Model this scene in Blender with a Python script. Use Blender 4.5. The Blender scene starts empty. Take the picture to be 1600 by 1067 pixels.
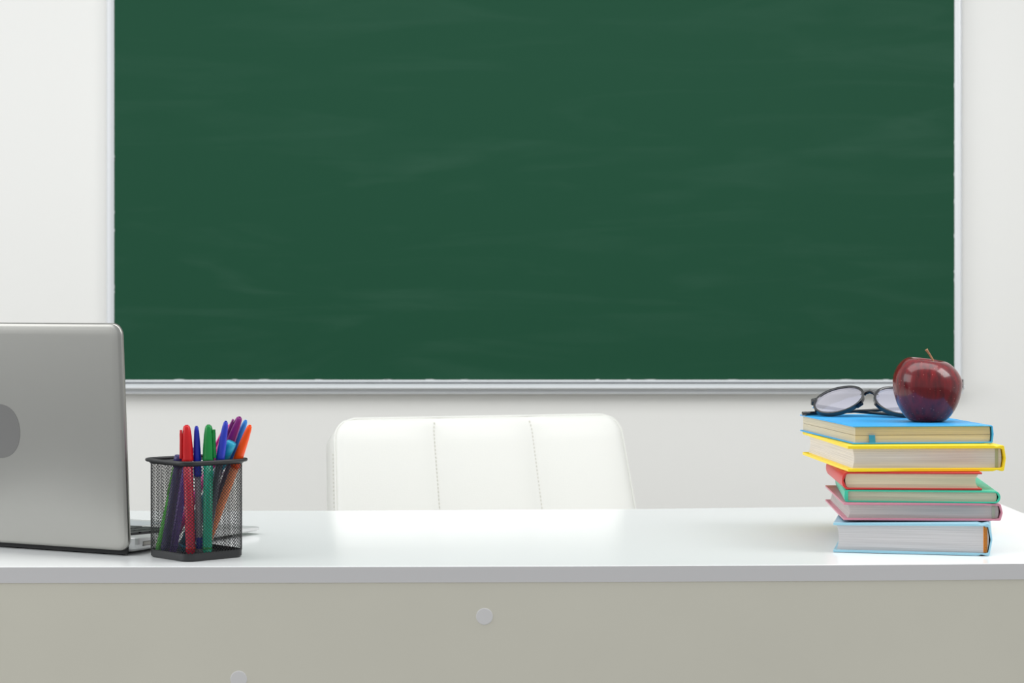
import bpy, bmesh, math, random
from mathutils import Vector, Matrix, Euler
random.seed(7)
C = bpy.context.scene.collection
sc = bpy.context.scene
PI = math.pi
R = math.radians

# ------------------------------------------------------------------ camera, light, exposure
F_PX, HORIZON, CAM_Z = 3300.0, 475.0, 1.004
DESK_Z = 0.74
cd = bpy.data.cameras.new('camera'); cam = bpy.data.objects.new('camera', cd); C.objects.link(cam)
cam.location = (0, 0, CAM_Z); cam.rotation_euler = (R(90), 0, 0)
cd.sensor_width = 36.0; cd.lens = F_PX / 1600 * 36.0
cd.shift_y = (HORIZON - 533.5) / 1600
cd.clip_start = 0.05; cd.clip_end = 60
cd.dof.use_dof = True; cd.dof.focus_distance = 2.30; cd.dof.aperture_fstop = 13.0
sc.camera = cam

w = bpy.data.worlds.new('room_daylight'); sc.world = w; w.use_nodes = True
w.node_tree.nodes['Background'].inputs[0].default_value = (0.93, 0.965, 1.0, 1)
w.node_tree.nodes['Background'].inputs[1].default_value = 0.69

def area(name, loc, target, size, sizey, power, col=(1, 1, 1), spread=180):
    l = bpy.data.lights.new(name, 'AREA'); l.shape = 'RECTANGLE'; l.size = size; l.size_y = sizey
    l.energy = power; l.color = col; l.spread = R(spread)
    o = bpy.data.objects.new(name, l); C.objects.link(o); o.location = loc
    o.rotation_euler = (Vector(target) - Vector(loc)).to_track_quat('-Z', 'Y').to_euler()
    return o
area('ceiling_softbox_right', (1.25, 2.15, 1.75), (0.40, 2.45, 0.74), 0.6, 0.55, 7.0, (1.0, 0.995, 0.98))
area('window_light_left', (-2.3, 2.0, 1.75), (-0.2, 2.9, 0.75), 1.6, 1.4, 20, (0.98, 0.99, 1.0))
area('ceiling_softbox_over_desk', (0.1, 2.30, 2.15), (0.1, 2.55, 0.7), 2.0, 0.75, 14.5, (1.0, 1.0, 1.0))

sc.view_settings.view_transform = 'Standard'
sc.view_settings.look = 'None'
sc.view_settings.gamma = 1.0
sc.view_settings.use_curve_mapping = False
sc.view_settings.exposure = 0.07

# ------------------------------------------------------------------ helpers
def lin(c):
    return tuple(((v / 255) / 12.92 if v / 255 <= 0.04045 else ((v / 255 + 0.055) / 1.055) ** 2.4) for v in c)

def mat(name, rgb, rough=0.5, metal=0.0, coat=0.0, noise=0.0, nscale=60, bump=0.0, bscale=200, spec=0.5,
        stretch=(1, 1, 1), rgb2=None, trans=0.0, coat_rough=0.05, sub=0.0):
    m = bpy.data.materials.new(name); m.use_nodes = True
    nt = m.node_tree; b = nt.nodes['Principled BSDF']
    c = lin(rgb)
    b.inputs['Base Color'].default_value = (*c, 1)
    b.inputs['Roughness'].default_value = rough
    b.inputs['Metallic'].default_value = metal
    b.inputs['Coat Weight'].default_value = coat
    b.inputs['Coat Roughness'].default_value = coat_rough
    b.inputs['Specular IOR Level'].default_value = spec
    b.inputs['Transmission Weight'].default_value = trans
    tc = nt.nodes.new('ShaderNodeTexCoord'); mp = nt.nodes.new('ShaderNodeMapping')
    mp.inputs['Scale'].default_value = stretch
    nt.links.new(tc.outputs['Object'], mp.inputs[0])
    if noise > 0 or rgb2:
        n = nt.nodes.new('ShaderNodeTexNoise'); n.inputs['Scale'].default_value = nscale
        n.inputs['Detail'].default_value = 4
        nt.links.new(mp.outputs[0], n.inputs['Vector'])
        r = nt.nodes.new('ShaderNodeValToRGB')
        r.color_ramp.elements[0].position = 0.35; r.color_ramp.elements[1].position = 0.65
        a = tuple(v * (1 - noise) for v in c); d = lin(rgb2) if rgb2 else tuple(min(1, v * (1 + noise)) for v in c)
        r.color_ramp.elements[0].color = (*a, 1); r.color_ramp.elements[1].color = (*d, 1)
        nt.links.new(n.outputs['Fac'], r.inputs[0]); nt.links.new(r.outputs[0], b.inputs['Base Color'])
    if bump > 0:
        n2 = nt.nodes.new('ShaderNodeTexNoise'); n2.inputs['Scale'].default_value = bscale
        n2.inputs['Detail'].default_value = 3
        nt.links.new(mp.outputs[0], n2.inputs['Vector'])
        bp = nt.nodes.new('ShaderNodeBump'); bp.inputs['Strength'].default_value = bump
        bp.inputs['Distance'].default_value = 0.001
        nt.links.new(n2.outputs['Fac'], bp.inputs['Height']); nt.links.new(bp.outputs[0], b.inputs['Normal'])
    return m

def obj(name, bm, m, parent=None, smooth=False, bevel=0, segs=2, recalc=True):
    if recalc: bmesh.ops.recalc_face_normals(bm, faces=bm.faces[:])
    me = bpy.data.meshes.new(name); bm.to_mesh(me); bm.free()
    if smooth:
        for p in me.polygons: p.use_smooth = True
    o = bpy.data.objects.new(name, me); C.objects.link(o)
    if m: me.materials.append(m)
    if bevel:
        md = o.modifiers.new('bevel', 'BEVEL'); md.width = bevel; md.segments = segs
        md.limit_method = 'ANGLE'; md.angle_limit = R(35)
        for p in me.polygons: p.use_smooth = True
        w_ = o.modifiers.new('wn', 'WEIGHTED_NORMAL'); w_.keep_sharp = False
    if parent: o.parent = parent
    return o

def thing(name, label, cat, loc=(0, 0, 0), rotz=0, group=None):
    o = bpy.data.objects.new(name, None); C.objects.link(o); o.empty_display_size = 0.05
    o.location = loc; o.rotation_euler = (0, 0, rotz)
    o['label'] = label; o['category'] = cat
    if group: o['group'] = group
    return o

def tag(o, label, cat, group=None):
    o['label'] = label; o['category'] = cat
    if group: o['group'] = group
    return o

def box(bm, x0, x1, y0, y1, z0, z1, M=None):
    vs = [bm.verts.new((x, y, z)) for x in (x0, x1) for y in (y0, y1) for z in (z0, z1)]
    for f in ((0, 1, 3, 2), (4, 6, 7, 5), (0, 4, 5, 1), (2, 3, 7, 6), (0, 2, 6, 4), (1, 5, 7, 3)):
        bm.faces.new([vs[i] for i in f])
    if M is not None:
        for v in vs: v.co = M @ v.co
    return vs

def prism(bm, pts, a0, a1, axis='z'):
    """extrude a 2-D outline; axis z: pts=(x,y); axis y: pts=(x,z)"""
    def P(p, a): return (p[0], p[1], a) if axis == 'z' else (p[0], a, p[1])
    A = [bm.verts.new(P(p, a0)) for p in pts]; B = [bm.verts.new(P(p, a1)) for p in pts]
    bm.faces.new(A); bm.faces.new(B[::-1])
    n = len(pts)
    for i in range(n): bm.faces.new((A[i], A[(i + 1) % n], B[(i + 1) % n], B[i]))
    return A, B

def rrect(x0, x1, y0, y1, r, n=6):
    out = []
    for cx, cy, a0 in ((x1 - r, y1 - r, 0), (x0 + r, y1 - r, 90), (x0 + r, y0 + r, 180), (x1 - r, y0 + r, 270)):
        for i in range(n + 1):
            a = R(a0 + 90 * i / n); out.append((cx + r * math.cos(a), cy + r * math.sin(a)))
    return out

def tube(bm, pts, rad, seg=8, closed=False, caps=True, flat=1.0, up=None):
    pts = [Vector(p) for p in pts]; n = len(pts); rings = []
    rads = rad if isinstance(rad, (list, tuple)) else [rad] * n
    prev = None
    for i, p in enumerate(pts):
        if closed: t = pts[(i + 1) % n] - pts[i - 1]
        else: t = pts[min(i + 1, n - 1)] - pts[max(i - 1, 0)]
        t.normalize()
        if up is not None: a = Vector(up) - t * t.dot(Vector(up))
        elif prev is None: a = t.orthogonal()
        else: a = prev - t * t.dot(prev)
        if a.length < 1e-6: a = t.orthogonal()
        a.normalize(); prev = a; b = t.cross(a)
        rings.append([bm.verts.new(p + rads[i] * (math.cos(2 * PI * k / seg) * a * flat + math.sin(2 * PI * k / seg) * b)) for k in range(seg)])
    m = n if closed else n - 1
    for i in range(m):
        A, B = rings[i], rings[(i + 1) % n]
        for k in range(seg): bm.faces.new((A[k], A[(k + 1) % seg], B[(k + 1) % seg], B[k]))
    if caps and not closed: bm.faces.new(rings[0][::-1]); bm.faces.new(rings[-1])

def lathe(bm, prof, seg=32, M=None, fn=None):
    rings = []
    for r, z in prof:
        if r < 1e-6: rings.append([bm.verts.new((0, 0, z))])
        else: rings.append([bm.verts.new((r * math.cos(2 * PI * k / seg), r * math.sin(2 * PI * k / seg), z)) for k in range(seg)])
    for A, B in zip(rings, rings[1:]):
        for k in range(seg):
            k2 = (k + 1) % seg
            if len(A) == 1 and len(B) == 1: continue
            if len(A) == 1: bm.faces.new((A[0], B[k2], B[k]))
            elif len(B) == 1: bm.faces.new((A[k], A[k2], B[0]))
            else: bm.faces.new((A[k], A[k2], B[k2], B[k]))
    if len(rings[0]) > 1: bm.faces.new(rings[0][::-1])
    if len(rings[-1]) > 1: bm.faces.new(rings[-1])
    for ring in rings:
        for v in ring:
            if fn: v.co = fn(v.co)
            if M is not None: v.co = M @ v.co

def ground(px, py, z):
    """a measured pixel on the horizontal plane z -> scene point"""
    D = F_PX * (CAM_Z - z) / (py - HORIZON); return Vector(((px - 800) / F_PX * D, D, z))
def at_depth(px, py, D):
    return Vector(((px - 800) / F_PX * D, D, CAM_Z - (py - HORIZON) / F_PX * D))

# ------------------------------------------------------------------ the setting
WALL_Y = 3.71
m_wall = mat('painted_wall', (233, 232, 228), rough=0.85, bump=0.05, bscale=400)
m_floor = mat('grey_floor', (170, 168, 163), rough=0.45, noise=0.06, nscale=12)
bm = bmesh.new(); box(bm, -4.0, 4.0, WALL_Y, WALL_Y + 0.12, 0, 2.9)
o = obj('wall_back', bm, m_wall); o['kind'] = 'structure'
bm = bmesh.new(); box(bm, -4.0, 4.0, -2.5, WALL_Y + 0.12, -0.1, 0)
o = obj('floor', bm, m_floor); o['kind'] = 'structure'
bm = bmesh.new(); box(bm, -4.0, 4.0, WALL_Y - 0.014, WALL_Y, 0, 0.08)
o = obj('baseboard_back', bm, mat('white_baseboard', (232, 232, 230), rough=0.5), bevel=0.004); o['kind'] = 'structure'

# ------------------------------------------------------------------ chalkboard
def board_material():
    m = bpy.data.materials.new('green_chalkboard_paint'); m.use_nodes = True
    nt = m.node_tree; b = nt.nodes['Principled BSDF']; L = nt.links
    tc = nt.nodes.new('ShaderNodeTexCoord')
    mp = nt.nodes.new('ShaderNodeMapping'); mp.inputs['Rotation'].default_value = (0, R(-14), 0); mp.inputs['Scale'].default_value = (1, 1, 7)
    L.new(tc.outputs['Object'], mp.inputs[0])
    n = nt.nodes.new('ShaderNodeTexNoise'); n.inputs['Scale'].default_value = 2.4; n.inputs['Detail'].default_value = 7; n.inputs['Distortion'].default_value = 1.2
    L.new(mp.outputs[0], n.inputs['Vector'])
    n2 = nt.nodes.new('ShaderNodeTexNoise'); n2.inputs['Scale'].default_value = 1.8; n2.inputs['Detail'].default_value = 3
    L.new(tc.outputs['Object'], n2.inputs['Vector'])
    r = nt.nodes.new('ShaderNodeValToRGB'); r.color_ramp.elements[0].position = 0.5; r.color_ramp.elements[1].position = 0.85
    r.color_ramp.elements[0].color = (0, 0, 0, 1); r.color_ramp.elements[1].color = (1, 1, 1, 1)
    L.new(n.outputs['Fac'], r.inputs[0])
    mu = nt.nodes.new('ShaderNodeMath'); mu.operation = 'MULTIPLY'; L.new(r.outputs[0], mu.inputs[0]); L.new(n2.outputs['Fac'], mu.inputs[1])
    sc_ = nt.nodes.new('ShaderNodeMath'); sc_.operation = 'MULTIPLY'; sc_.inputs[1].default_value = 0.10; L.new(mu.outputs[0], sc_.inputs[0])
    mx = nt.nodes.new('ShaderNodeMix'); mx.data_type = 'RGBA'
    L.new(sc_.outputs[0], mx.inputs['Factor'])
    mx.inputs['A'].default_value = (*lin((25, 73, 51)), 1); mx.inputs['B'].default_value = (*lin((130, 165, 150)), 1)
    L.new(mx.outputs['Result'], b.inputs['Base Color'])
    b.inputs['Roughness'].default_value = 0.6; b.inputs['Specular IOR Level'].default_value = 0.15
    return m
m_frame = mat('white_aluminium_frame', (222, 224, 226), rough=0.32, metal=0.0, coat=0.3)
BX0, BX1, BZ0, BZ1 = -0.7105, 0.7885, 0.8655, 1.88
board = thing('chalkboard', 'large green chalkboard in a slim white frame mounted on the white wall', 'chalkboard', (0, WALL_Y, 1.3))
def brd(name, bm, m, **k):
    o = obj(name, bm, m, board, **k); 
    for v in o.data.vertices: v.co -= Vector((0, WALL_Y, 1.3))
    return o
bm = bmesh.new(); box(bm, BX0 + 0.006, BX1 - 0.006, WALL_Y - 0.014, WALL_Y - 0.001, BZ0 + 0.004, BZ1 - 0.006)
brd('writing_surface', bm, board_material())
fw = 0.0145
for nm, pr in (('left', (BX0, BX0 + fw)), ('right', (BX1 - fw, BX1))):
    bm = bmesh.new()
    a, b_ = pr; inner = b_ if nm == 'left' else a; outer = a if nm == 'left' else b_
    sgn = 1 if nm == 'left' else -1
    prof = [(outer, WALL_Y - 0.0005), (outer, WALL_Y - 0.012), (outer + sgn * 0.004, WALL_Y - 0.019), (outer + sgn * 0.009, WALL_Y - 0.019),
            (inner - sgn * 0.0025, WALL_Y - 0.016), (inner, WALL_Y - 0.0145), (inner, WALL_Y - 0.0005)]
    prism(bm, prof, BZ0, BZ1, 'z'); brd('frame_rail', bm, m_frame, bevel=0.0012)
def rail_h(z_in, z_out, name='frame_rail'):
    bm = bmesh.new(); s = 1 if z_out > z_in else -1
    prof = [(WALL_Y - 0.0005, z_out), (WALL_Y - 0.012, z_out), (WALL_Y - 0.018, z_out - s * 0.003), (WALL_Y - 0.018, z_in + s * 0.003), (WALL_Y - 0.0145, z_in), (WALL_Y - 0.0005, z_in)]
    A = [bm.verts.new((BX0 + fw, y, z)) for y, z in prof]; B = [bm.verts.new((BX1 - fw, y, z)) for y, z in prof]
    bm.faces.new(A); bm.faces.new(B[::-1])
    for i in range(len(prof)): bm.faces.new((A[i], A[(i + 1) % 6], B[(i + 1) % 6], B[i]))
    brd(name, bm, m_frame, bevel=0.0008)
rail_h(BZ1 - fw, BZ1)
rail_h(0.8715, 0.8655)
# ledge under the board: rounded lip and lower flange
bm = bmesh.new()
prof = [(WALL_Y - 0.0005, 0.8652), (WALL_Y - 0.022, 0.8648), (WALL_Y - 0.028, 0.8642), (WALL_Y - 0.035, 0.8590), (WALL_Y - 0.0355, 0.8575), (WALL_Y - 0.032, 0.8562),
        (WALL_Y - 0.022, 0.8550), (WALL_Y - 0.0190, 0.8538), (WALL_Y - 0.0215, 0.8500), (WALL_Y - 0.0225, 0.8470), (WALL_Y - 0.0005, 0.8466)]
n = len(prof)
A = [bm.verts.new((BX0, y, z)) for y, z in prof]; B = [bm.verts.new((BX1, y, z)) for y, z in prof]
bm.faces.new(A); bm.faces.new(B[::-1])
for i in range(n): bm.faces.new((A[i], A[(i + 1) % n], B[(i + 1) % n], B[i]))
brd('chalk_ledge', bm, m_frame, bevel=0.0012)
m_cap = mat('dark_plastic_cap', (62, 50, 52), rough=0.4)
for x0, x1 in ((BX1 - 0.0078, BX1 - 0.0036), (BX0 - 0.001, BX0 + 0.004)):
    bm = bmesh.new(); box(bm, x0, x1, WALL_Y - 0.0385, WALL_Y - 0.0195, 0.858, 0.873); brd('ledge_cap', bm, m_cap, bevel=0.001)
# little chips of sealant along the joint between board and frame
m_chip = mat('chalk_residue', (198, 203, 202), rough=0.9)
bm = bmesh.new(); rnd = random.Random(3)
for k in range(34):
    if k < 16: x, z = rnd.uniform(BX0 + .03, BX1 - .03), 0.8718
    else: x, z = (BX0 + fw + 0.0004 if k % 2 else BX1 - fw - 0.0004), rnd.uniform(0.9, 1.4)
    a, b_ = (rnd.uniform(.004, .012), rnd.uniform(.0004, .0009)) if k < 16 else (rnd.uniform(.0003, .0006), rnd.uniform(.002, .006))
    pts = [(x + a * math.cos(t * PI / 4) * rnd.uniform(.8, 1.1), z + b_ * math.sin(t * PI / 4) * rnd.uniform(.7, 1.2)) for t in range(8)]
    prism(bm, pts, WALL_Y - 0.0148, WALL_Y - 0.0136, 'y')
brd('chalk_residue', bm, m_chip)['kind'] = 'stuff'

# ------------------------------------------------------------------ desk
m_top = mat('white_gloss_desktop', (247, 249, 248), rough=0.17, spec=0.55)
m_edge = mat('white_edge_band', (214, 212, 212), rough=0.45)
m_panel = mat('warm_white_panel', (218, 214, 199), rough=0.55, noise=0.012, nscale=9, bump=0.04, bscale=120)
near = [(-0.80, 2.121), (-0.5145, 2.1223), (-0.193, 2.1249), (0.0645, 2.1301), (0.324, 2.1390), (0.5215, 2.1511), (0.645, 2.159)]
far = [(0.6458, 2.7968), (0.408, 2.750), (0.157, 2.7210), (-0.229, 2.6989), (-0.654, 2.6972), (-0.80, 2.6970)]
desk = thing('desk', 'long white desk with glossy top and plain front panel standing before the chalkboard', 'desk', (0, 2.4, 0))
def dsk(name, bm, m, **k):
    o = obj(name, bm, m, desk, **k)
    for v in o.data.vertices: v.co -= Vector((0, 2.4, 0))
    return o
TT = 0.0163
bm = bmesh.new(); prism(bm, near + far, DESK_Z - TT, DESK_Z, 'z'); dsk('desktop', bm, m_top, bevel=0.0006)
bm = bmesh.new()   # edge band, lifting a hair off at its left end
inner = [(x, y - 0.0001) for x, y in near]; outer = [(x, y - 0.0012) for x, y in near]
prism(bm, inner + outer[::-1], DESK_Z - TT, DESK_Z - 0.0004, 'z')
dsk('edge_band', bm, m_edge)
bm = bmesh.new(); a = [(x, y - 0.0004) for x, y in near[:-1]] + [(0.615, 2.1566)]
a[0] = (-0.77, a[0][1]); prism(bm, a + [(x, y + 0.018) for x, y in a[::-1]], 0.06, DESK_Z - TT, 'z'); fp = dsk('front_panel', bm, m_panel)
for x in (-0.768, 0.595):
    bm = bmesh.new(); box(bm, x, x + 0.018, 2.175, 2.66, 0, DESK_Z - TT); dsk('side_panel', bm, m_panel, bevel=0.0008)
m_cover = mat('pale_cover_cap', (222, 220, 219), rough=0.5)
for px, py in ((757, 963), (373, 1061)):
    D = 2.1280 if px > 500 else 2.1240
    p = at_depth(px, py, D); bm = bmesh.new()
    lathe(bm, [(0.0085, 0), (0.0085, 0.0004), (0.0078, 0.0007), (0, 0.0007)], 28, Matrix.Translation(p) @ Matrix.Rotation(R(90), 4, 'X'))
    o = dsk('screw_cover', bm, m_cover); o['label'] = 'round pale grey screw cover'

# ------------------------------------------------------------------ chair
m_leather = mat('white_faux_leather', (232, 232, 226), rough=0.42, bump=0.25, bscale=900)
m_stitch = mat('grey_thread', (192, 189, 176), rough=0.8)
m_chrome = mat('chrome', (225, 226, 228), rough=0.12, metal=1.0)
chair = thing('office_chair', 'white faux leather office chair with stitched backrest tucked behind the desk', 'chair', (-0.0125, 3.06, 0), R(18))
def pad(w0, w1, h, T, r, puff, seams):
    """upholstered pad standing in xz; width w0 at the top, w1 at the bottom"""
    bm = bmesh.new(); nx, nz = 72, 44
    def hw(z):
        base = (w1 + (w0 - w1) * z / h) / 2
        d = 0
        for c, s in ((h - r, 1), (r, -1)):
            q = (z - c) * s
            if q > 0: d = r - math.sqrt(max(0, r * r - q * q))
        return base - d
    grids = []
    for side in (-1, 1):
        g = []
        for j in range(nz + 1):
            tj = j / nz; z = h * (0.5 - 0.5 * math.cos(PI * tj)) * 0.55 + h * tj * 0.45
            row = []
            for i in range(nx + 1):
                u = i / nx; uu = (0.5 - 0.5 * math.cos(PI * u)) * 0.35 + u * 0.65
                H = hw(z); x = -H + 2 * H * uu
                e = min(x + H, H - x, z, h - z)
                e = max(0, e)
                edge = 0.006 * (1 - min(1, e / 0.012)) ** 2
                p = 0
                if side < 0:
                    ph = uu * len(seams) if False else None
                    bounds = [0] + seams + [1]
                    for a, b_ in zip(bounds, bounds[1:]):
                        if a <= uu <= b_:
                            t = (uu - a) / (b_ - a); p = puff * (1 - abs(2 * t - 1) ** 3.2)
                    p *= min(1, (h - z) / 0.035) ** 0.5 if h > z else 0
                y = side * (T / 2 - edge + p)
                row.append(bm.verts.new((x, y, z)))
            g.append(row)
        grids.append(g)
        for j in range(nz):
            for i in range(nx):
                bm.faces.new((g[j][i], g[j][i + 1], g[j + 1][i + 1], g[j + 1][i]))
    a, b_ = grids
    ring = lambda g: [g[0][i] for i in range(nx + 1)] + [g[j][nx] for j in range(1, nz + 1)] + [g[nz][i] for i in range(nx - 1, -1, -1)] + [g[j][0] for j in range(nz - 1, 0, -1)]
    ra, rb = ring(a), ring(b_); n = len(ra)
    for i in range(n): bm.faces.new((ra[i], ra[(i + 1) % n], rb[(i + 1) % n], rb[i]))
    path = [v.co.copy() for v in ra]
    bmesh.ops.remove_doubles(bm, verts=bm.verts[:], dist=0.00005)
    return bm, path, hw
CH, CT = 0.4445, 0.070
TILT = Matrix.Translation((0, 0.0, 0.405)) @ Matrix.Rotation(R(-19), 4, 'X')
bm, path, hwf = pad(0.447, 0.497, CH, CT, 0.030, 0.0075, [0.337, 0.678])
bm.transform(TILT); obj('backrest', bm, m_leather, chair, smooth=True)
bm = bmesh.new()
pts = []
for p in path:
    q = TILT @ (p + Vector((0, -0.0008, 0)))
    if not pts or (q - pts[-1]).length > 0.003: pts.append(q)
tube(bm, pts, 0.0017, 6, closed=True); obj('piping', bm, m_leather, chair, smooth=True)
bm = bmesh.new(); cen = sum(pts, Vector()) / len(pts)
tube(bm, [p + (cen - p).normalized() * 0.0021 + Vector((0, -0.0002, 0)) for p in pts], 0.0006, 5, closed=True); obj('seam_shade_line', bm, m_stitch, chair, smooth=True)  # thin grey line painting the shade of the groove inside the piping
bm = bmesh.new()   # stitched seams: a row of short dashes beside each groove, and along the left edge
for s, off in ((0.337, -0.002), (0.678, -0.002)):
    z = 0.02
    while z < CH - 0.012:
        H = hwf(z); uu = s; x = -H + 2 * H * uu + off
        M = TILT @ Matrix.Translation((x, -CT / 2 - 0.0009, z)); box(bm, -0.00045, 0.00045, -0.0006, 0.0008, 0, 0.0032, M); z += 0.0058
z = 0.02
while z < CH - 0.05:
    H = hwf(z); M = TILT @ Matrix.Translation((-H - 0.0002, -CT / 2 + 0.0165, z)); box(bm, -0.0005, 0.0004, -0.0004, 0.0004, 0, 0.0028, M); z += 0.006
obj('stitching', bm, m_stitch, chair)['kind'] = 'stuff'
bm = bmesh.new(); prism(bm, rrect(-0.215, 0.215, -0.40, 0.06, 0.04), 0.40, 0.46, 'z'); obj('seat', bm, m_leather, chair, bevel=0.014, segs=4)
bm = bmesh.new(); lathe(bm, [(0.03, 0.06), (0.03, 0.22), (0.018, 0.221), (0.018, 0.40)], 20, Matrix.Translation((0, -0.17, 0))); obj('gas_lift', bm, m_chrome, chair, smooth=False, bevel=0.002)
m_blk = mat('black_plastic', (28, 28, 30), rough=0.4)
for k in range(5):
    a = 2 * PI * k / 5 + 0.3; bm = bmesh.new()
    M = Matrix.Translation((0, -0.17, 0)) @ Matrix.Rotation(a, 4, 'Z')
    tube(bm, [M @ Vector((0.02, 0, 0.085)), M @ Vector((0.14, 0, 0.08)), M @ Vector((0.26, 0, 0.06))], [0.02, 0.017, 0.012], 10)
    leg = obj('base_arm', bm, m_chrome, chair, smooth=True)
    bm = bmesh.new(); lathe(bm, [(0.0, -0.012), (0.022, -0.012), (0.025, -0.006), (0.025, 0.006), (0.022, 0.012), (0, 0.012)], 18, M @ Matrix.Translation((0.26, 0, 0.0255)) @ Matrix.Rotation(R(90), 4, 'X'))
    tube(bm, [M @ Vector((0.26, 0, 0.045)), M @ Vector((0.26, 0, 0.062))], 0.006, 8)
    obj('castor', bm, m_blk, leg, smooth=False, bevel=0.001)

# ------------------------------------------------------------------ laptop
m_alu = mat('silver_aluminium', (160, 159, 154), rough=0.36, metal=1.0, bump=0.03, bscale=1500)
m_alu2 = mat('silver_aluminium_base', (214, 215, 214), rough=0.38, metal=0.45)
m_key = mat('black_key', (30, 31, 34), rough=0.38)
m_dark = mat('black_hinge_plastic', (14, 14, 16), rough=0.6)
m_logo = mat('grey_logo_plastic', (112, 111, 109), rough=0.3, coat=0.2)
m_screen = mat('dark_screen_glass', (12, 12, 14), rough=0.08)
LW, LD, LH = 0.335, 0.245, 0.2388
TH = R(-27.5)
lap = thing('laptop', 'open silver laptop seen from behind, round dark grey emblem on its lid', 'laptop', (-0.3990, 2.2110, DESK_Z), TH)
# base: wedge with rounded corners
def base_top(y): return 0.0185 - 0.0105 * (y / LD) ** 1.1
bm = bmesh.new(); outl = rrect(-LW, 0, 0.003, LD, 0.012, 6)
ins = lambda d: rrect(-LW + d, -d, 0.003 + d, LD - d, max(0.003, 0.012 - d * .5), 6)
levels = []
for d, fz in ((0.0008, lambda y: base_top(y)), (0.0, lambda y: base_top(y) - 0.0007), (0.0, lambda y: max(0.0052, base_top(y) - 0.0075)), (0.0022, lambda y: max(0.0042, 0.0062 - .002 * y / LD)), (0.007, lambda y: 0.0033), (0.014, lambda y: 0.0026)):
    levels.append([bm.verts.new((x, y, fz(y))) for x, y in ins(d)])
bm.faces.new(levels[0][::-1]); bm.faces.new(levels[-1])
for A, B in zip(levels, levels[1:]):
    for i in range(len(A)): bm.faces.new((A[i], A[(i + 1) % len(A)], B[(i + 1) % len(A)], B[i]))
base = obj('base', bm, m_alu2, lap, smooth=False)
for x, y in ((-0.03, 0.03), (-LW + 0.03, 0.03), (-0.03, LD - 0.03), (-LW + 0.03, LD - 0.03)):
    bm = bmesh.new(); lathe(bm, [(0.006, 0), (0.007, 0.0012), (0.007, 0.003)], 16, Matrix.Translation((x, y, 0.0))); obj('foot', bm, m_blk, base)
def pt(y): return base_top(y)
# keyboard tray and keys
ang = math.atan2(base_top(0.13) - base_top(0.02), 0.11)
KM = Matrix.Translation((-LW / 2, 0.026, base_top(0.026) + 0.0001)) @ Matrix.Rotation(ang, 4, 'X')
bm = bmesh.new(); prism(bm, rrect(-0.140, 0.140, 0, 0.108, 0.003, 3), -0.0012, 0.0003, 'z'); bm.transform(KM); kb = obj('keyboard', bm, m_dark, lap)
bm = bmesh.new(); prism(bm, rrect(0, 0.0162, 0, 0.0158, 0.0016, 2), 0.0003, 0.0019, 'z'); key_mesh = bpy.data.meshes.new('key'); bmesh.ops.recalc_face_normals(bm, faces=bm.faces[:]); bm.to_mesh(key_mesh); bm.free(); key_mesh.materials.append(m_key)
def key(x, y, sx=1.0, sy=1.0):
    o = bpy.data.objects.new('key', key_mesh); C.objects.link(o); o.parent = kb
    o.matrix_local = KM @ Matrix.Translation((x, y, 0)) @ Matrix.Diagonal((sx, sy, 1, 1))
y = 0.002
for r_ in range(6):
    h = 0.55 if r_ == 0 else 1.0
    if r_ < 5:
        for c_ in range(14): key(-0.1375 + c_ * 0.0197 + (0 if c_ else 0), y, 1.08 if c_ in (0, 13) else 1.0, h)
    else:
        x = -0.1375
        for s in (1, 1, 1, 1.3, 5.9, 1.3, 1, 1, 1): 
            key(x, y, s, h); x += 0.0162 * s + 0.0031
    y += 0.0158 * h + 0.0029
bm = bmesh.new(); prism(bm, rrect(-LW / 2 - 0.054, -LW / 2 + 0.054, 0.147, 0.222, 0.004, 3), 0, 0.0003, 'z')
for v in bm.verts: v.co.z += base_top(v.co.y) - 0.0001
obj('trackpad', bm, mat('trackpad_glass', (196, 202, 206), rough=0.3, metal=0.3), base)
# side port
bm = bmesh.new()
for a in ((0.0206, 0.0214), (0.0396, 0.0404)): box(bm, -0.0012, 0.0004, a[0], a[1], 0.0088, 0.0134)
box(bm, -0.0012, 0.0004, 0.0206, 0.0404, 0.0088, 0.0095); box(bm, -0.0012, 0.0004, 0.0206, 0.0404, 0.0127, 0.0134)
port = obj('side_port', bm, mat('port_recess', (120, 118, 114), rough=0.5), base)
bm = bmesh.new(); box(bm, -0.001, 0.0002, 0.0214, 0.0396, 0.0095, 0.0127); obj('port_face', bm, mat('port_steel', (168, 166, 160), rough=0.4, metal=0.8), port)
# hinge
bm = bmesh.new(); tube(bm, [(-LW + 0.03, 0.0045, 0.0115), (-0.03, 0.0045, 0.0115)], 0.0055, 14); obj('hinge', bm, m_dark, lap, smooth=False, bevel=0)
bm = bmesh.new(); prism(bm, rrect(-LW + 0.004, -0.006, 0.0016, 0.0046, 0.001, 2), 0.0012, 0.0170, 'z'); obj('hinge_shade_bar', bm, m_dark, lap)  # black hinge bar, full width to stand in for the shade under the base
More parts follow.
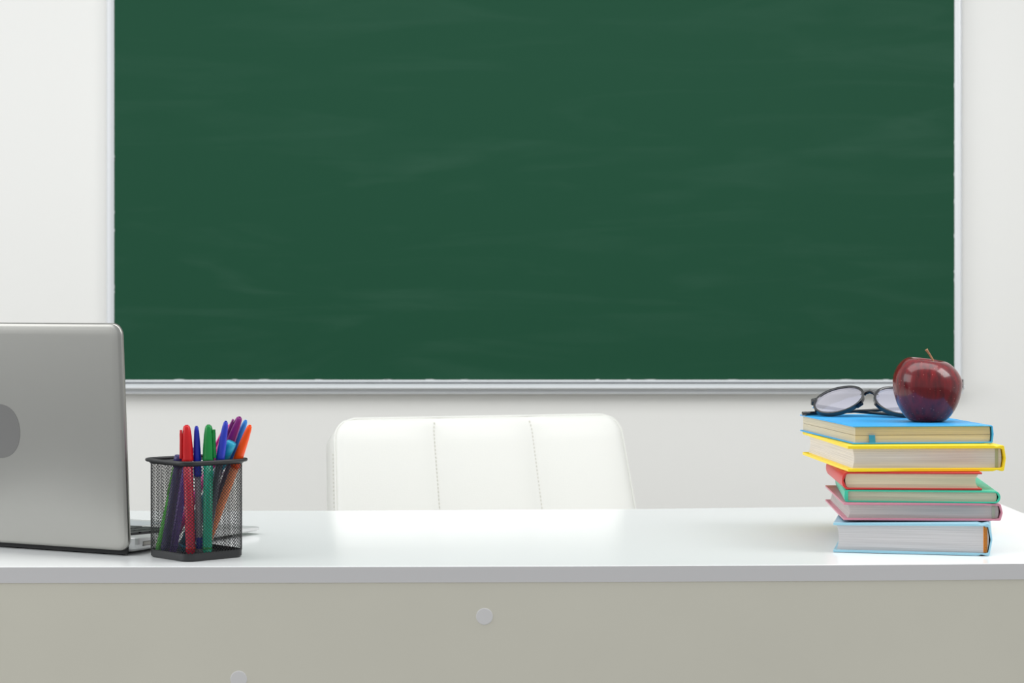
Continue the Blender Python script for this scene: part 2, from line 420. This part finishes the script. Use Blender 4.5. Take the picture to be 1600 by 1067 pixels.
# lid
LM = Matrix.Translation((0, -0.0025, 0.0056)) @ Matrix.Rotation(R(3.2), 4, 'X')
bm = bmesh.new()
lv = []
for d, yy in ((0.0, 0.0), (0.0, 0.0030), (0.0004, 0.0036)):
    lv.append([(x, yy, z) for x, z in rrect(-LW + d, -d, d, LH - d, 0.0125, 7)])
outer = []
for d, yy in ((0.0003, -0.0010), (0.0009, -0.0018), (0.0020, -0.0024), (0.0040, -0.0027), (0.012, -0.0029)):
    outer.append([(x, yy, z) for x, z in rrect(-LW + d, -d, d, LH - d, 0.0125 - d * .45, 7)])
rings = [[bm.verts.new(p) for p in ring] for ring in outer[::-1] + lv]
for A, B in zip(rings, rings[1:]):
    for i in range(len(A)): bm.faces.new((A[i], A[(i + 1) % len(A)], B[(i + 1) % len(A)], B[i]))
bm.faces.new(rings[0]); bm.faces.new(rings[-1][::-1]); bm.transform(LM)
lid = obj('lid', bm, m_alu, lap, smooth=True)
for p in lid.data.polygons:
    if len(p.vertices) > 4: p.use_smooth = False
bm = bmesh.new(); prism(bm, rrect(-LW + 0.006, -0.006, 0.008, LH - 0.006, 0.007, 4), 0.0036, 0.0040, 'y')
bm.transform(LM); obj('screen', bm, m_screen, lid)
bm = bmesh.new()   # rounded emblem set in the lid
pts = []
for k in range(48):
    a = 2 * PI * k / 48; e = 0.93
    c, s = math.cos(a), math.sin(a)
    pts.append((-LW / 2 + 0.0005 + 0.0285 * math.copysign(abs(c) ** e, c), 0.1220 + 0.0293 * math.copysign(abs(s) ** e, s)))
prism(bm, pts, -0.0031, -0.0026, 'y'); bm.transform(LM); obj('emblem', bm, m_logo, lid)

# ------------------------------------------------------------------ mesh pen cup
cup_c = Vector((-0.3300, 2.2085, DESK_Z)); S = 0.0735; CR = 0.0105; HC = 0.1032
m_wire = mat('black_coated_wire', (26, 27, 29), rough=0.42, spec=0.5)
cup = thing('pen_cup', 'square black wire mesh pen cup standing in front of the laptop', 'pen cup', cup_c, R(43))
bm = bmesh.new()
A0 = rrect(-S / 2, S / 2, -S / 2, S / 2, CR, 6)
for (d, z0, z1) in ((0, 0.0008, 0.0085),):
    o_ = [bm.verts.new((x, y, 0.0)) for x, y in rrect(-S / 2 + .0015, S / 2 - .0015, -S / 2 + .0015, S / 2 - .0015, CR, 6)]
    a_ = [bm.verts.new((x, y, 0.0018)) for x, y in A0]; b2 = [bm.verts.new((x, y, 0.0085)) for x, y in A0]
    c_ = [bm.verts.new((x, y, 0.0085)) for x, y in rrect(-S / 2 + .001, S / 2 - .001, -S / 2 + .001, S / 2 - .001, CR - .001, 6)]
    d_ = [bm.verts.new((x, y, 0.0030)) for x, y in rrect(-S / 2 + .001, S / 2 - .001, -S / 2 + .001, S / 2 - .001, CR - .001, 6)]
    n = len(o_)
    bm.faces.new(o_); bm.faces.new(d_)
    for A, B in ((o_, a_), (a_, b2), (b2, c_), (c_, d_)):
        for i in range(n): bm.faces.new((A[i], A[(i + 1) % n], B[(i + 1) % n], B[i]))
obj('base_tray', bm, m_wire, cup, bevel=0.0004)
bm = bmesh.new(); SR = S + 0.0075
tube(bm, [(x, y, HC - 0.0017) for x, y in rrect(-SR / 2, SR / 2, -SR / 2, SR / 2, CR + .002, 6)], 0.0018, 8, closed=True)
obj('rim', bm, m_wire, cup, smooth=True)
bm = bmesh.new()   # flared collar between mesh and rim
lo = [bm.verts.new((x, y, HC - 0.0052)) for x, y in A0]; hi = [bm.verts.new((x, y, HC - 0.0022)) for x, y in rrect(-SR / 2 + .001, SR / 2 - .001, -SR / 2 + .001, SR / 2 - .001, CR + .001, 6)]
for i in range(n): bm.faces.new((lo[i], lo[(i + 1) % n], hi[(i + 1) % n], hi[i]))
o = obj('rim_collar', bm, m_wire, cup, smooth=True); md = o.modifiers.new('s', 'SOLIDIFY'); md.thickness = 0.0006
# expanded-metal walls: strands between staggered nodes round the perimeter
def perim(s):
    L4 = S - 2 * CR; arc = PI * CR / 2; seg = L4 + arc; P = 4 * seg; s %= P
    k = int(s // seg); t = s - k * seg
    if t < L4: p = Vector((-L4 / 2 + t, -S / 2, 0)); nrm = Vector((0, -1, 0))
    else:
        a = (t - L4) / CR - PI / 2; p = Vector((L4 / 2 + CR * math.cos(a), -S / 2 + CR + CR * math.sin(a), 0)); nrm = Vector((math.cos(a), math.sin(a), 0))
    Rm = Matrix.Rotation(k * PI / 2, 3, 'Z'); return Rm @ p, Rm @ nrm
P = 4 * (S - 2 * CR + PI * CR / 2)
NC = 2 * round(P / 0.0037); dc = P / NC; NR = 52; dz = (HC - 0.0048 - 0.0075) / NR
bm = bmesh.new(); T2 = 0.00038; ww = 0.00040
def strand(s0, z0, s1, z1):
    q = []
    for s, z in ((s0, z0), (s1, z1)):
        p, nn = perim(s); tdir = nn.cross(Vector((0, 0, 1)))
        q.append([bm.verts.new(p + tdir * a + nn * b_ + Vector((0, 0, z))) for a, b_ in ((-ww, 0), (0, -T2), (ww, 0), (0, T2))])
    for k in range(4): bm.faces.new((q[0][k], q[0][(k + 1) % 4], q[1][(k + 1) % 4], q[1][k]))
for j in range(NR):
    for i in range(NC):
        if (i + j) % 2: continue
        strand(i * dc, 0.0075 + j * dz, (i + 1) * dc, 0.0075 + (j + 1) * dz)
        strand(i * dc, 0.0075 + j * dz, (i - 1) * dc, 0.0075 + (j + 1) * dz)
obj('wire_mesh', bm, m_wire, cup)['kind'] = 'stuff'

# ------------------------------------------------------------------ pens
def plastic(nm, rgb): return mat(nm, rgb, rough=0.30, spec=0.35, coat=0.08)
def pen(name, label, cat, top, bot, cap_rgb, body_rgb, r=0.0046, cap_len=0.05, clip=None, style='round', plug=None, plug_len=None):
    """top and bottom are points in the scene; the pen stands on its lower end"""
    top, bot = Vector(top), Vector(bot); ax = top - bot; L = ax.length
    q = ax.to_track_quat('Z', 'Y'); root = thing(name, label, cat, bot, 0, 'pens in the mesh cup')
    root.rotation_euler = q.to_euler()
    mc = plastic('pen_cap', cap_rgb); mb = mat('pen_barrel', body_rgb, rough=0.3, coat=0.2)
    rc = r + 0.0009; zc = L - cap_len
    bm = bmesh.new(); lathe(bm, [(0.0, 0), (r * 0.82, 0.0), (r * 0.86, 0.001), (r, 0.006), (r, zc + 0.004)], 20); obj('barrel', bm, mb, root, smooth=True)
    bm = bmesh.new(); lathe(bm, [(0, -0.0004), (r * .8, -0.0004), (r * .87, 0.0022), (r * 0.98, 0.0060), (r * 1.03, 0.0066), (r * 1.03, plug_len or 0.0085), (r * 0.99, (plug_len or 0.0085) + 0.0001)], 20); obj('end_plug', bm, plastic('pen_plug', plug or cap_rgb), root, smooth=True)
    bm = bmesh.new()
    if style == 'round': prof = [(rc, zc), (rc * 1.05, zc + .0015), (rc, zc + .003), (rc * .98, L - .024), (rc * .83, L - .010), (rc * .66, L - .003), (rc * .5, L - .0006), (rc * .3, L), (0, L)]
    elif style == 'taper': prof = [(rc, zc), (rc, zc + .003), (rc * .97, L - .034), (rc * .8, L - .016), (rc * .62, L - .005), (rc * .45, L - .0008), (rc * .2, L), (0, L)]
    else: prof = [(rc, zc), (rc, L - .004), (rc * .9, L - .0005), (rc * .2, L), (0, L)]
    lathe(bm, [(rc * .85, zc)] + prof, 24); cap = obj('cap', bm, mc, root, smooth=True)
    if style != 'flat':   # vent in the top of the cap
        bm = bmesh.new(); lathe(bm, [(rc * .30, L - .0002), (rc * .30, L + .0005), (rc * .16, L + .0005), (rc * .16, L - .0002)], 12); obj('vent_ring', bm, mc, cap, smooth=False)
    if clip is not None:
        lv_ = q.inverted() @ Vector((math.cos(clip), math.sin(clip), 0)); bm = bmesh.new(); M = Matrix.Rotation(math.atan2(lv_.y, lv_.x), 4, 'Z')
        box(bm, rc - .0022, rc + .0016, -.0014, .0014, L - .0135, L - .0080, M)
        v = box(bm, rc + .0002, rc + .0024, -.0017, .0017, zc + .003, L - .0045, M)
        for q_ in v:   # the blade leans in towards the top
            if q_.co.z > L - .01: q_.co -= M @ Vector((.0012, 0, 0))
        obj('clip', bm, mc, cap, bevel=0.0003)
    return root
def gp(px, D): return Vector(((px - 800) / F_PX * D, D, DESK_Z + 0.0045))
PENS = [
 ('felt_pen', 'red capped pen with a red clip, leftmost of the tall pens in the mesh cup', 'pen', (291.5, 664.5, 2.1811), (298.2, 2.1801), (206, 10, 20), (196, 22, 58), dict(r=.0050, cap_len=.037, clip=R(200))),
 ('ballpoint_pen', 'blue capped pen standing upright between the red pen and the green pen', 'pen', (307, 666, 2.1855), (312, 2.1875), (20, 36, 170), (150, 142, 152), dict(r=.0033, cap_len=.052, style='taper', plug=(24, 34, 140), plug_len=.018)),
 ('felt_pen', 'green capped pen standing upright with its clip to the right', 'pen', (326, 664, 2.1854), (324, 2.1805), (0, 136, 58), (0, 168, 132), dict(r=.0049, cap_len=.037, clip=R(-12))),
 ('ballpoint_pen', 'blue capped pen leaning right in front of the pink pen', 'pen', (353, 658.5, 2.184), (320.9, 2.2008), (46, 62, 190), (66, 70, 82), dict(r=.0038, cap_len=.041, style='taper')),
 ('felt_pen', 'bright pink pen leaning right behind the blue leaning pen', 'pen', (362, 663, 2.2227), (261.6, 2.22), (240, 66, 160), (214, 50, 140), dict(r=.0040, cap_len=.05, clip=R(200))),
 ('felt_pen', 'purple capped pen leaning right with a notched clip, tallest in the mesh cup', 'pen', (374.5, 652, 2.2003), (293.8, 2.238), (132, 28, 120), (130, 40, 140), dict(r=.0045, cap_len=.04, clip=R(190))),
 ('ballpoint_pen', 'light blue pen tip showing just behind the purple pen', 'pen', (384, 657, 2.2094), (313.4, 2.2398), (52, 140, 226), (80, 80, 96), dict(r=.0036, cap_len=.05, style='taper')),
 ('marker_pen', 'turquoise marker with a flat end, shortest of the visible pens', 'marker', (362.5, 690, 2.1952), (281.6, 2.2224), (40, 168, 200), (12, 112, 130), dict(r=.0046, cap_len=.03, style='flat')),
 ('felt_pen', 'orange pen leaning far right over the rim of the mesh cup', 'pen', (390.5, 665, 2.1965), (320.2, 2.23), (255, 84, 8), (240, 140, 90), dict(r=.0042, cap_len=.048, style='taper', plug=(236, 84, 22))),
 ('felt_pen', 'dark violet pen behind the red pen, a wide dark band through the mesh', 'pen', (281, 711, 2.1917), (256.9, 2.2014), (50, 42, 100), (44, 36, 92), dict(r=.0047, cap_len=.012, style='flat')),
 ('felt_pen', 'purple pen leaning behind the red pen, seen through the mesh', 'pen', (296, 698, 2.2055), (270.1, 2.2104), (78, 48, 140), (92, 48, 150), dict(r=.0042, cap_len=.02, style='flat')),
 ('felt_pen', 'lime green pen low inside the mesh cup at its left bottom corner', 'pen', (276, 730, 2.2209), (247, 2.2124), (96, 196, 60), (80, 200, 60), dict(r=.0034, cap_len=.03, style='flat')),
]
for nm, lb, ct_, tp, bt, c1, c2, kw in PENS:
    pen(nm, lb, ct_, at_depth(*tp), gp(*bt), c1, c2, **kw)

# ------------------------------------------------------------------ books
def page_mat(nm, rgb, strength=0.16):
    m = bpy.data.materials.new(nm); m.use_nodes = True; nt = m.node_tree; b = nt.nodes['Principled BSDF']; L = nt.links
    tc = nt.nodes.new('ShaderNodeTexCoord'); mp = nt.nodes.new('ShaderNodeMapping'); mp.inputs['Scale'].default_value = (4, 4, 900)
    L.new(tc.outputs['Object'], mp.inputs[0])
    n = nt.nodes.new('ShaderNodeTexNoise'); n.inputs['Scale'].default_value = 1.5; n.inputs['Detail'].default_value = 4; L.new(mp.outputs[0], n.inputs['Vector'])
    r = nt.nodes.new('ShaderNodeValToRGB'); r.color_ramp.elements[0].position = .3; r.color_ramp.elements[1].position = .62
    c = lin(rgb); r.color_ramp.elements[0].color = (*[v * (1 - strength * 1.6) for v in c], 1); r.color_ramp.elements[1].color = (*c, 1)
    L.new(n.outputs['Fac'], r.inputs[0]); L.new(r.outputs[0], b.inputs['Base Color']); b.inputs['Roughness'].default_value = 0.85
    bp = nt.nodes.new('ShaderNodeBump'); bp.inputs['Strength'].default_value = 0.35; bp.inputs['Distance'].default_value = 0.0004
    L.new(n.outputs['Fac'], bp.inputs['Height']); L.new(bp.outputs[0], b.inputs['Normal'])
    return m

def book(label, cover_rgb, page_rgb, corner, rot, W, H, T, ct=0.0022, oh=0.003, spine='right', bulge=0.003, groove=0.0012,
         fore=0.002, band=None, spine_style='round', liner=None, split=None, flap=False, name='hardcover_book', T0=None, gap=0.0):
    """corner: front-left-bottom; x along the visible front, y away from the camera, spine at one x end. T0: thickness at the fore edge"""
    root = thing(name, label, 'book', corner, rot, 'stack of hardcover books')
    T0 = T0 or T
    X = (lambda x: x) if spine == 'right' else (lambda x: W - x)
    def top(x): return T0 + (T - T0) * max(0, min(1, x / W))
    mc = mat('book_cloth', cover_rgb, rough=0.42, bump=0.12, bscale=700, coat=0.08)
    mp_ = page_mat('book_pages', page_rgb)
    gx = W - 0.0085
    outer = [(0, 0), (gx - .004, 0), (gx, groove), (gx + .004, 0.0003)]
    N = 9
    if spine_style == 'round':
        for k in range(N + 1):
            a = -PI / 2 + PI * k / N; outer.append((W - .0035 + (0.0035 + bulge) * math.cos(a) ** 0.9 if math.cos(a) > 0 else W - .0035, T / 2 + T / 2 * math.sin(a)))
    elif spine_style == 'point': outer += [(W - .001, .0004), (W, .0012), (W + bulge, T * .47), (W, T - .0012), (W - .001, T - .0004)]
    else: outer += [(W - .002, 0), (W - .0004, .0009), (W + bulge, T * .5), (W - .0004, T - .0009), (W - .002, T)]
    outer += [(gx + .004, top(gx) - .0003), (gx, top(gx) - groove), (gx - .004, top(gx - .004)), (0, T0)]
    si = W - 0.0018
    inner = [(0, T0 - ct), (si - .008, top(si) - ct), (si - .003, T - ct), (si, T - ct * 1.3), (si + bulge, T * .5), (si, ct * 1.3), (si - .003, ct), (0, ct)]
    if flap:   # cover wraps round the fore edge as well
        inner = inner[:-1] + [(0.0035, ct)]; inner[0] = (0.0035, T0 - ct)
        outer[0] = (0.0012, 0); outer.append((0.0, T0 - .0015)); outer[-2] = (0.0014, T0); outer.append((-.0004, T0 * .5)); outer.append((0, .0015))
    pts = [(X(x), z) for x, z in outer + inner]
    bm = bmesh.new()
    if flap:
        o_pts = [(X(x), z) for x, z in outer]; i_pts = [(X(x), z) for x, z in inner]
        cen = (W / 2, T / 2)
        # closed ring: build as two loops bridged by matching angle
        M_ = 64
        def samp(poly):
            res = []
            for k in range(M_):
                # walk by fraction of x around: ray from centre, scaled
                a = 2 * PI * k / M_; dx, dz = math.cos(a) * W, math.sin(a) * T
                best = None
                for (x0, z0), (x1, z1) in zip(poly, poly[1:] + poly[:1]):
                    ax_, az_ = x0 - cen[0], z0 - cen[1]; bx_, bz_ = x1 - x0, z1 - z0
                    den = dx * bz_ - dz * bx_
                    if abs(den) < 1e-12: continue
                    t = (ax_ * bz_ - az_ * bx_) / den; u = (ax_ * dz - az_ * dx) / den
                    if t > 0 and -1e-6 <= u <= 1 + 1e-6 and (best is None or t > best): best = t
                res.append((cen[0] + best * dx, cen[1] + best * dz))
            return res
        so, sinn = samp(o_pts), samp(i_pts)
        VO = [[bm.verts.new((x, y, z)) for x, z in so] for y in (0, H)]; VI = [[bm.verts.new((x, y, z)) for x, z in sinn] for y in (0, H)]
        for k in range(M_):
            k2 = (k + 1) % M_
            bm.faces.new((VO[0][k], VO[0][k2], VO[1][k2], VO[1][k])); bm.faces.new((VI[0][k], VI[1][k], VI[1][k2], VI[0][k2]))
            bm.faces.new((VO[0][k], VI[0][k], VI[0][k2], VO[0][k2])); bm.faces.new((VO[1][k], VO[1][k2], VI[1][k2], VI[1][k]))
        cover = obj('cover', bm, mc, root)
    else:
        prism(bm, pts, 0, H, 'y'); cover = obj('cover', bm, mc, root, bevel=0.0005)
    x_f = oh if not flap else 0.0030
    def block(z0f, z1f):
        ps = []; K = 7
        lo_ = lambda x: ct + (top(x) - 2 * ct) * z0f; hi_ = lambda x: ct + (top(x) - 2 * ct) * z1f
        for k in range(K + 1):   # concave fore edge
            t = k / K; ps.append((x_f + (0 if flap else fore) * math.sin(PI * (z0f + (z1f - z0f) * (1 - t))), hi_(0) + (lo_(0) - hi_(0)) * t))
        for k in range(K + 1):
            t = k / K; ps.append((si - .0012 + (bulge * .75) * math.sin(PI * (z0f + (z1f - z0f) * t)) ** (.6 if spine_style == 'round' else 1), lo_(W) + (hi_(W) - lo_(W)) * t))
        b2 = bmesh.new(); prism(b2, [(X(x), z) for x, z in ps], oh, H - oh, 'y'); return obj('page_block', b2, mp_, root)
    if split:
        block(0.0, split - 0.012); block(split + 0.012, 1.0)
    else: block(0.0, 1.0)
    if band:
        b2 = bmesh.new(); zz = ct + 0.0008; k = 0
        x0 = si - 0.0035; 
        while zz < T - ct - 0.0012:
            tube(b2, [(X(x0), oh - 0.0012, zz), (X(x0 + .0026), oh - 0.0006, zz)], 0.00052, 6); zz += 0.00115
        tube(b2, [(X(x0 - .0006), oh + .0002, ct + .0005), (X(x0 - .0006), oh + .0002, T - ct - .0005)], 0.0010, 6)
        hb = obj('headband', b2, mat('headband_thread', band, rough=0.8), root); hb['label'] = 'coloured headband at the spine'
    if liner:
        b2 = bmesh.new(); box(b2, min(X(si - .0068), X(si - .0036)), max(X(si - .0068), X(si - .0036)), oh - .0007, oh, ct + .0004, T - ct - .0006)
        obj('spine_lining', b2, mat('spine_paper', liner, rough=0.8), root)
    return root

z = DESK_Z
book('thick pale blue book at the bottom of the stack, resting on the desk', (150, 200, 218), (207, 204, 204), (0.3415, 2.2454, z + 0.0003), R(-12.2), 0.1625, 0.215, 0.0335, ct=.0026, oh=.0035, bulge=.0026, band=(206, 128, 40), spine_style='flat', fore=.0022, T0=0.0312)
z += 0.0341
book('dusty pink book second from the bottom, directly on the pale blue book', (206, 134, 152), (204, 200, 196), (0.3525, 2.2460, z), R(-3.4), 0.1655, 0.218, 0.0186, ct=.0022, oh=.0052, bulge=.0020, spine_style='point', liner=(170, 178, 160), groove=.0004)
z += 0.0189
book('thin teal green book between the pink book and the red book', (58, 196, 160), (206, 205, 180), (0.3549, 2.2526, z), R(-6.0), 0.1610, 0.205, 0.0128, ct=.0014, oh=.0022, bulge=.002, flap=True, groove=.0006)
z += 0.0131
book('small red book with its spine to the left, under the yellow book', (206, 48, 44), (236, 224, 192), (0.3549, 2.2526, z), R(-3.2), 0.1450, 0.185, 0.0190, ct=.0020, oh=.0035, spine='left', bulge=.003, groove=.0002, fore=.003, gap=.0)
z += 0.0193
book('bright yellow hardcover book second from the top of the stack', (252, 218, 22), (230, 224, 218), (0.3577, 2.2483, z), R(3.0), 0.1690, 0.255, 0.0277, ct=.0034, oh=.0062, bulge=.0016, spine_style='flat', liner=(176, 178, 140), fore=.0018)
z += 0.0280
b = book('sky blue notebook with a ribbon marker on top of the stack, under the apple', (58, 170, 236), (214, 202, 174), (0.3664, 2.2686, z), R(6.0), 0.1550, 0.238, 0.0196, ct=.0014, oh=.0030, bulge=.0008, groove=.0003, spine_style='flat', split=0.47, fore=.0002, name='notebook')
bm = bmesh.new(); prism(bm, [(0.0175, 0.0098), (0.0242, 0.0098), (0.0248, 0.0), (0.0183, 0.0)], 0.0002, 0.0009, 'y')
obj('ribbon_marker', bm, mat('blue_ribbon', (36, 140, 196), rough=0.5, bump=.2, bscale=900), b)
BTOP = z + 0.0196

# ------------------------------------------------------------------ apple
def apple_material():
    m = bpy.data.materials.new('dark_red_apple_skin'); m.use_nodes = True; nt = m.node_tree; b = nt.nodes['Principled BSDF']; L = nt.links
    tc = nt.nodes.new('ShaderNodeTexCoord'); mp = nt.nodes.new('ShaderNodeMapping'); mp.inputs['Scale'].default_value = (190, 190, 26)
    L.new(tc.outputs['Object'], mp.inputs[0])
    n = nt.nodes.new('ShaderNodeTexNoise'); n.inputs['Scale'].default_value = 1.0; n.inputs['Detail'].default_value = 5; L.new(mp.outputs[0], n.inputs['Vector'])
    r = nt.nodes.new('ShaderNodeValToRGB'); r.color_ramp.elements[0].position = .3; r.color_ramp.elements[1].position = .75
    r.color_ramp.elements[0].color = (*lin((70, 0, 8)), 1); r.color_ramp.elements[1].color = (*lin((128, 2, 13)), 1); L.new(n.outputs['Fac'], r.inputs[0])
    v = nt.nodes.new('ShaderNodeTexVoronoi'); v.inputs['Scale'].default_value = 210; L.new(tc.outputs['Object'], v.inputs['Vector'])
    r2 = nt.nodes.new('ShaderNodeValToRGB'); r2.color_ramp.elements[0].position = .06; r2.color_ramp.elements[1].position = .14
    r2.color_ramp.elements[0].color = (1, 1, 1, 1); r2.color_ramp.elements[1].color = (0, 0, 0, 1); L.new(v.outputs['Distance'], r2.inputs[0])
    k = nt.nodes.new('ShaderNodeMath'); k.operation = 'MULTIPLY'; k.inputs[1].default_value = .4; L.new(r2.outputs[0], k.inputs[0])
    mx = nt.nodes.new('ShaderNodeMix'); mx.data_type = 'RGBA'; L.new(k.outputs[0], mx.inputs['Factor']); L.new(r.outputs[0], mx.inputs['A']); mx.inputs['B'].default_value = (*lin((226, 150, 130)), 1)
    L.new(mx.outputs['Result'], b.inputs['Base Color']); b.inputs['Roughness'].default_value = .26; b.inputs['Specular IOR Level'].default_value = .3; b.inputs['Coat Weight'].default_value = .5; b.inputs['Coat Roughness'].default_value = .08
    return m
ap = thing('apple', 'shiny dark red apple with a short brown stem on the sky blue notebook', 'apple', (0.4630, 2.354, BTOP + 0.0002))
AR, AH = 0.0378, 0.066
prof = [(0, .0045), (.006, .0030), (.011, .0006), (.0150, 0.0), (.0205, .0018), (.0262, .0075), (.0318, .0165), (.0357, .0270), (.0378, .0385), (.0374, .0480), (.0338, .0570), (.0280, .0642), (.0215, .0685), (.0160, .0685), (.0105, .0655), (.0060, .0610), (.0025, .0575), (0, .0565)]
def smooth_prof(p, n=4):
    out = []
    for i in range(len(p) - 1):
        p0, p1, p2, p3 = p[max(i - 1, 0)], p[i], p[i + 1], p[min(i + 2, len(p) - 1)]
        for k in range(n):
            t = k / n; out.append(tuple(max(0, 0.5 * ((2 * p1[j]) + (-p0[j] + p2[j]) * t + (2 * p0[j] - 5 * p1[j] + 4 * p2[j] - p3[j]) * t * t + (-p0[j] + 3 * p1[j] - 3 * p2[j] + p3[j]) * t ** 3)) for j in (0, 1)))
    out.append(p[-1]); out[0] = (0, out[0][1]); return out
def lobes(v):
    a = math.atan2(v.y, v.x); h = v.z / 0.068; k = 1 + 0.004 * math.cos(5 * a + .6) * abs(h - .45) * 1.6 + 0.006 * math.cos(2 * a)
    z = v.z
    if h > .5: z += (h - .5) * (-0.0070 * math.cos(a - R(0)) * math.hypot(v.x, v.y) / .03 - 0.0022 * math.cos(a - R(-90)))   # left shoulder higher
    return Vector((v.x * k, v.y * k, z))
bm = bmesh.new(); lathe(bm, smooth_prof(prof), 64, None, lobes); obj('fruit', bm, apple_material(), ap, smooth=True)
bm = bmesh.new(); tube(bm, [(.0030, -.004, .0545), (.0058, -.0045, .0640), (.0050, -.0045, .0690), (.0012, -.0040, .0755), (-.0012, -.0038, .0790), (-.0020, -.0038, .0803)], [.0009, .0010, .0011, .0012, .0015, .0019], 10)
obj('stem', bm, mat('apple_stem', (168, 122, 88), rough=.7, noise=.2, nscale=300), ap, smooth=True)

# ------------------------------------------------------------------ eyeglasses (folded, lying on the notebook)
m_fr = mat('black_glossy_acetate', (12, 13, 18), rough=0.14, coat=0.6)
gl = thing('eyeglasses', 'round black framed eyeglasses with pale violet lenses lying folded beside the apple', 'eyeglasses', (0.4150, 2.455, BTOP), 0)
def lens_material():
    m = bpy.data.materials.new('coated_lens'); m.use_nodes = True; nt = m.node_tree
    for n_ in list(nt.nodes): nt.nodes.remove(n_)
    out = nt.nodes.new('ShaderNodeOutputMaterial'); t = nt.nodes.new('ShaderNodeBsdfTransparent'); t.inputs[0].default_value = (.88, .88, 1.0, 1)
    g = nt.nodes.new('ShaderNodeBsdfGlossy'); g.inputs[0].default_value = (.90, .88, 1, 1); g.inputs['Roughness'].default_value = .06
    f = nt.nodes.new('ShaderNodeFresnel'); f.inputs[0].default_value = 1.6
    a = nt.nodes.new('ShaderNodeMath'); a.operation = 'MULTIPLY_ADD'; a.inputs[1].default_value = 1.3; a.inputs[2].default_value = .55; nt.links.new(f.outputs[0], a.inputs[0])
    mx = nt.nodes.new('ShaderNodeMixShader'); nt.links.new(a.outputs[0], mx.inputs[0]); nt.links.new(t.outputs[0], mx.inputs[1]); nt.links.new(g.outputs[0], mx.inputs[2]); nt.links.new(mx.outputs[0], out.inputs[0])
    return m
GW, GH = 0.0280, 0.0250      # half sizes of a lens
def lens_outline(n=48, g=0.0):
    res = []
    for k in range(n):
        a = 2 * PI * k / n; c, s = math.cos(a), math.sin(a)
        e = 0.94 if s > 0 else 1.02
        res.append(((GW + g) * math.copysign(abs(c) ** e, c), (GH + g) * math.copysign(abs(s) ** e, s)))
    return res
# local frame of the front: x right, z up in the lens plane, y away from the viewer (back of the glasses)
G = Matrix.Rotation(R(-17), 4, 'Z') @ Matrix.Rotation(R(-59), 4, 'X')
WRAP = R(12); CX = 0.0355
eye = lambda sx: G @ Matrix.Translation((sx * CX, 0.0050, 0)) @ Matrix.Rotation(sx * WRAP, 4, 'Z')
parts = []
bm = bmesh.new()
for sx in (-1, 1):
    M = eye(sx); io = lens_outline(g=-0.0002); oo = lens_outline(g=0.0028); n = len(io)
    rings = []
    for ol, y in ((io, -0.0014), (oo, -0.0020), (oo, 0.0034), (io, 0.0026)):
        rings.append([bm.verts.new(M @ Vector((x, y, z_))) for x, z_ in ol])
    for A, B in zip(rings, rings[1:] + rings[:1]):
        for i in range(n): bm.faces.new((A[i], A[(i + 1) % n], B[(i + 1) % n], B[i]))
tube(bm, [G @ Vector((-.0095, .0016, .0035)), G @ Vector((-.0050, -.0008, .0085)), G @ Vector((0, -.0016, .0100)), G @ Vector((.0050, -.0008, .0085)), G @ Vector((.0095, .0016, .0035))], [.0030, .0026, .0024, .0026, .0030], 10)
for sx in (-1, 1):   # end pieces carrying the hinges
    M = eye(sx); tube(bm, [M @ Vector((sx * .0265, .0005, .0100)), M @ Vector((sx * .0335, .0010, .0110)), M @ Vector((sx * .0350, .0060, .0108))], [.0026, .0028, .0026], 8)
for sx in (-1, 1):   # nose pads
    M = eye(sx); tube(bm, [M @ Vector((-sx * .0262, .0020, -.0010)), M @ Vector((-sx * .0262, .0055, -.0060)), M @ Vector((-sx * .0225, .0050, -.0135))], [.0016, .0030, .0016], 8)
allv = [v.co.copy() for v in bm.verts]; zmin = min(v.z for v in allv)
DZ_ = Matrix.Translation((0, 0, -zmin + 0.0002))
bm.transform(DZ_); obj('frame_front', bm, m_fr, gl, bevel=0.0005)
for sx in (-1, 1):
    b2 = bmesh.new(); M = DZ_ @ eye(sx); ol = lens_outline(g=0.0)
    cf = [b2.verts.new(M @ Vector((x * .999, -0.0006, z_ * .999))) for x, z_ in ol]; c2 = [b2.verts.new(M @ Vector((x * .5, -0.0018, z_ * .5))) for x, z_ in ol]; c0 = b2.verts.new(M @ Vector((0, -.0022, 0)))
    for i in range(len(ol)):
        j = (i + 1) % len(ol); b2.faces.new((cf[i], cf[j], c2[j], c2[i])); b2.faces.new((c2[i], c2[j], c0))
    obj('lens', b2, lens_material(), gl, smooth=True)
# temples: folded behind the front, tips resting on the cover
def temple(sx, tip, mid):
    M = DZ_ @ eye(sx); h = M @ Vector((sx * .0345, .0075, .0108))
    tip, mid = Vector(tip), Vector(mid); b2 = bmesh.new()
    pts = []
    for k in range(15):
        t = k / 14; p = h * (1 - t) ** 2 + 2 * mid * t * (1 - t) + tip * t * t
        p.z = max(p.z, 0.0022); pts.append(p)
    tube(b2, pts, [0.0024 - .0006 * math.sin(PI * t / 14) for t in range(15)], 8, up=(0, 0, 1), flat=1.0); obj('temple', b2, m_fr, gl, smooth=True)
    b3 = bmesh.new(); tube(b3, [h + Vector((0, 0, .0035)), h - Vector((0, 0, .0035))], .0014, 8); obj('hinge', b3, m_chrome, gl, smooth=True)
temple(1, (-0.0745, 0.022, 0.0024), (-0.010, 0.040, 0.004))
temple(-1, (0.050, -0.004, 0.0024), (-0.01, 0.038, 0.002))
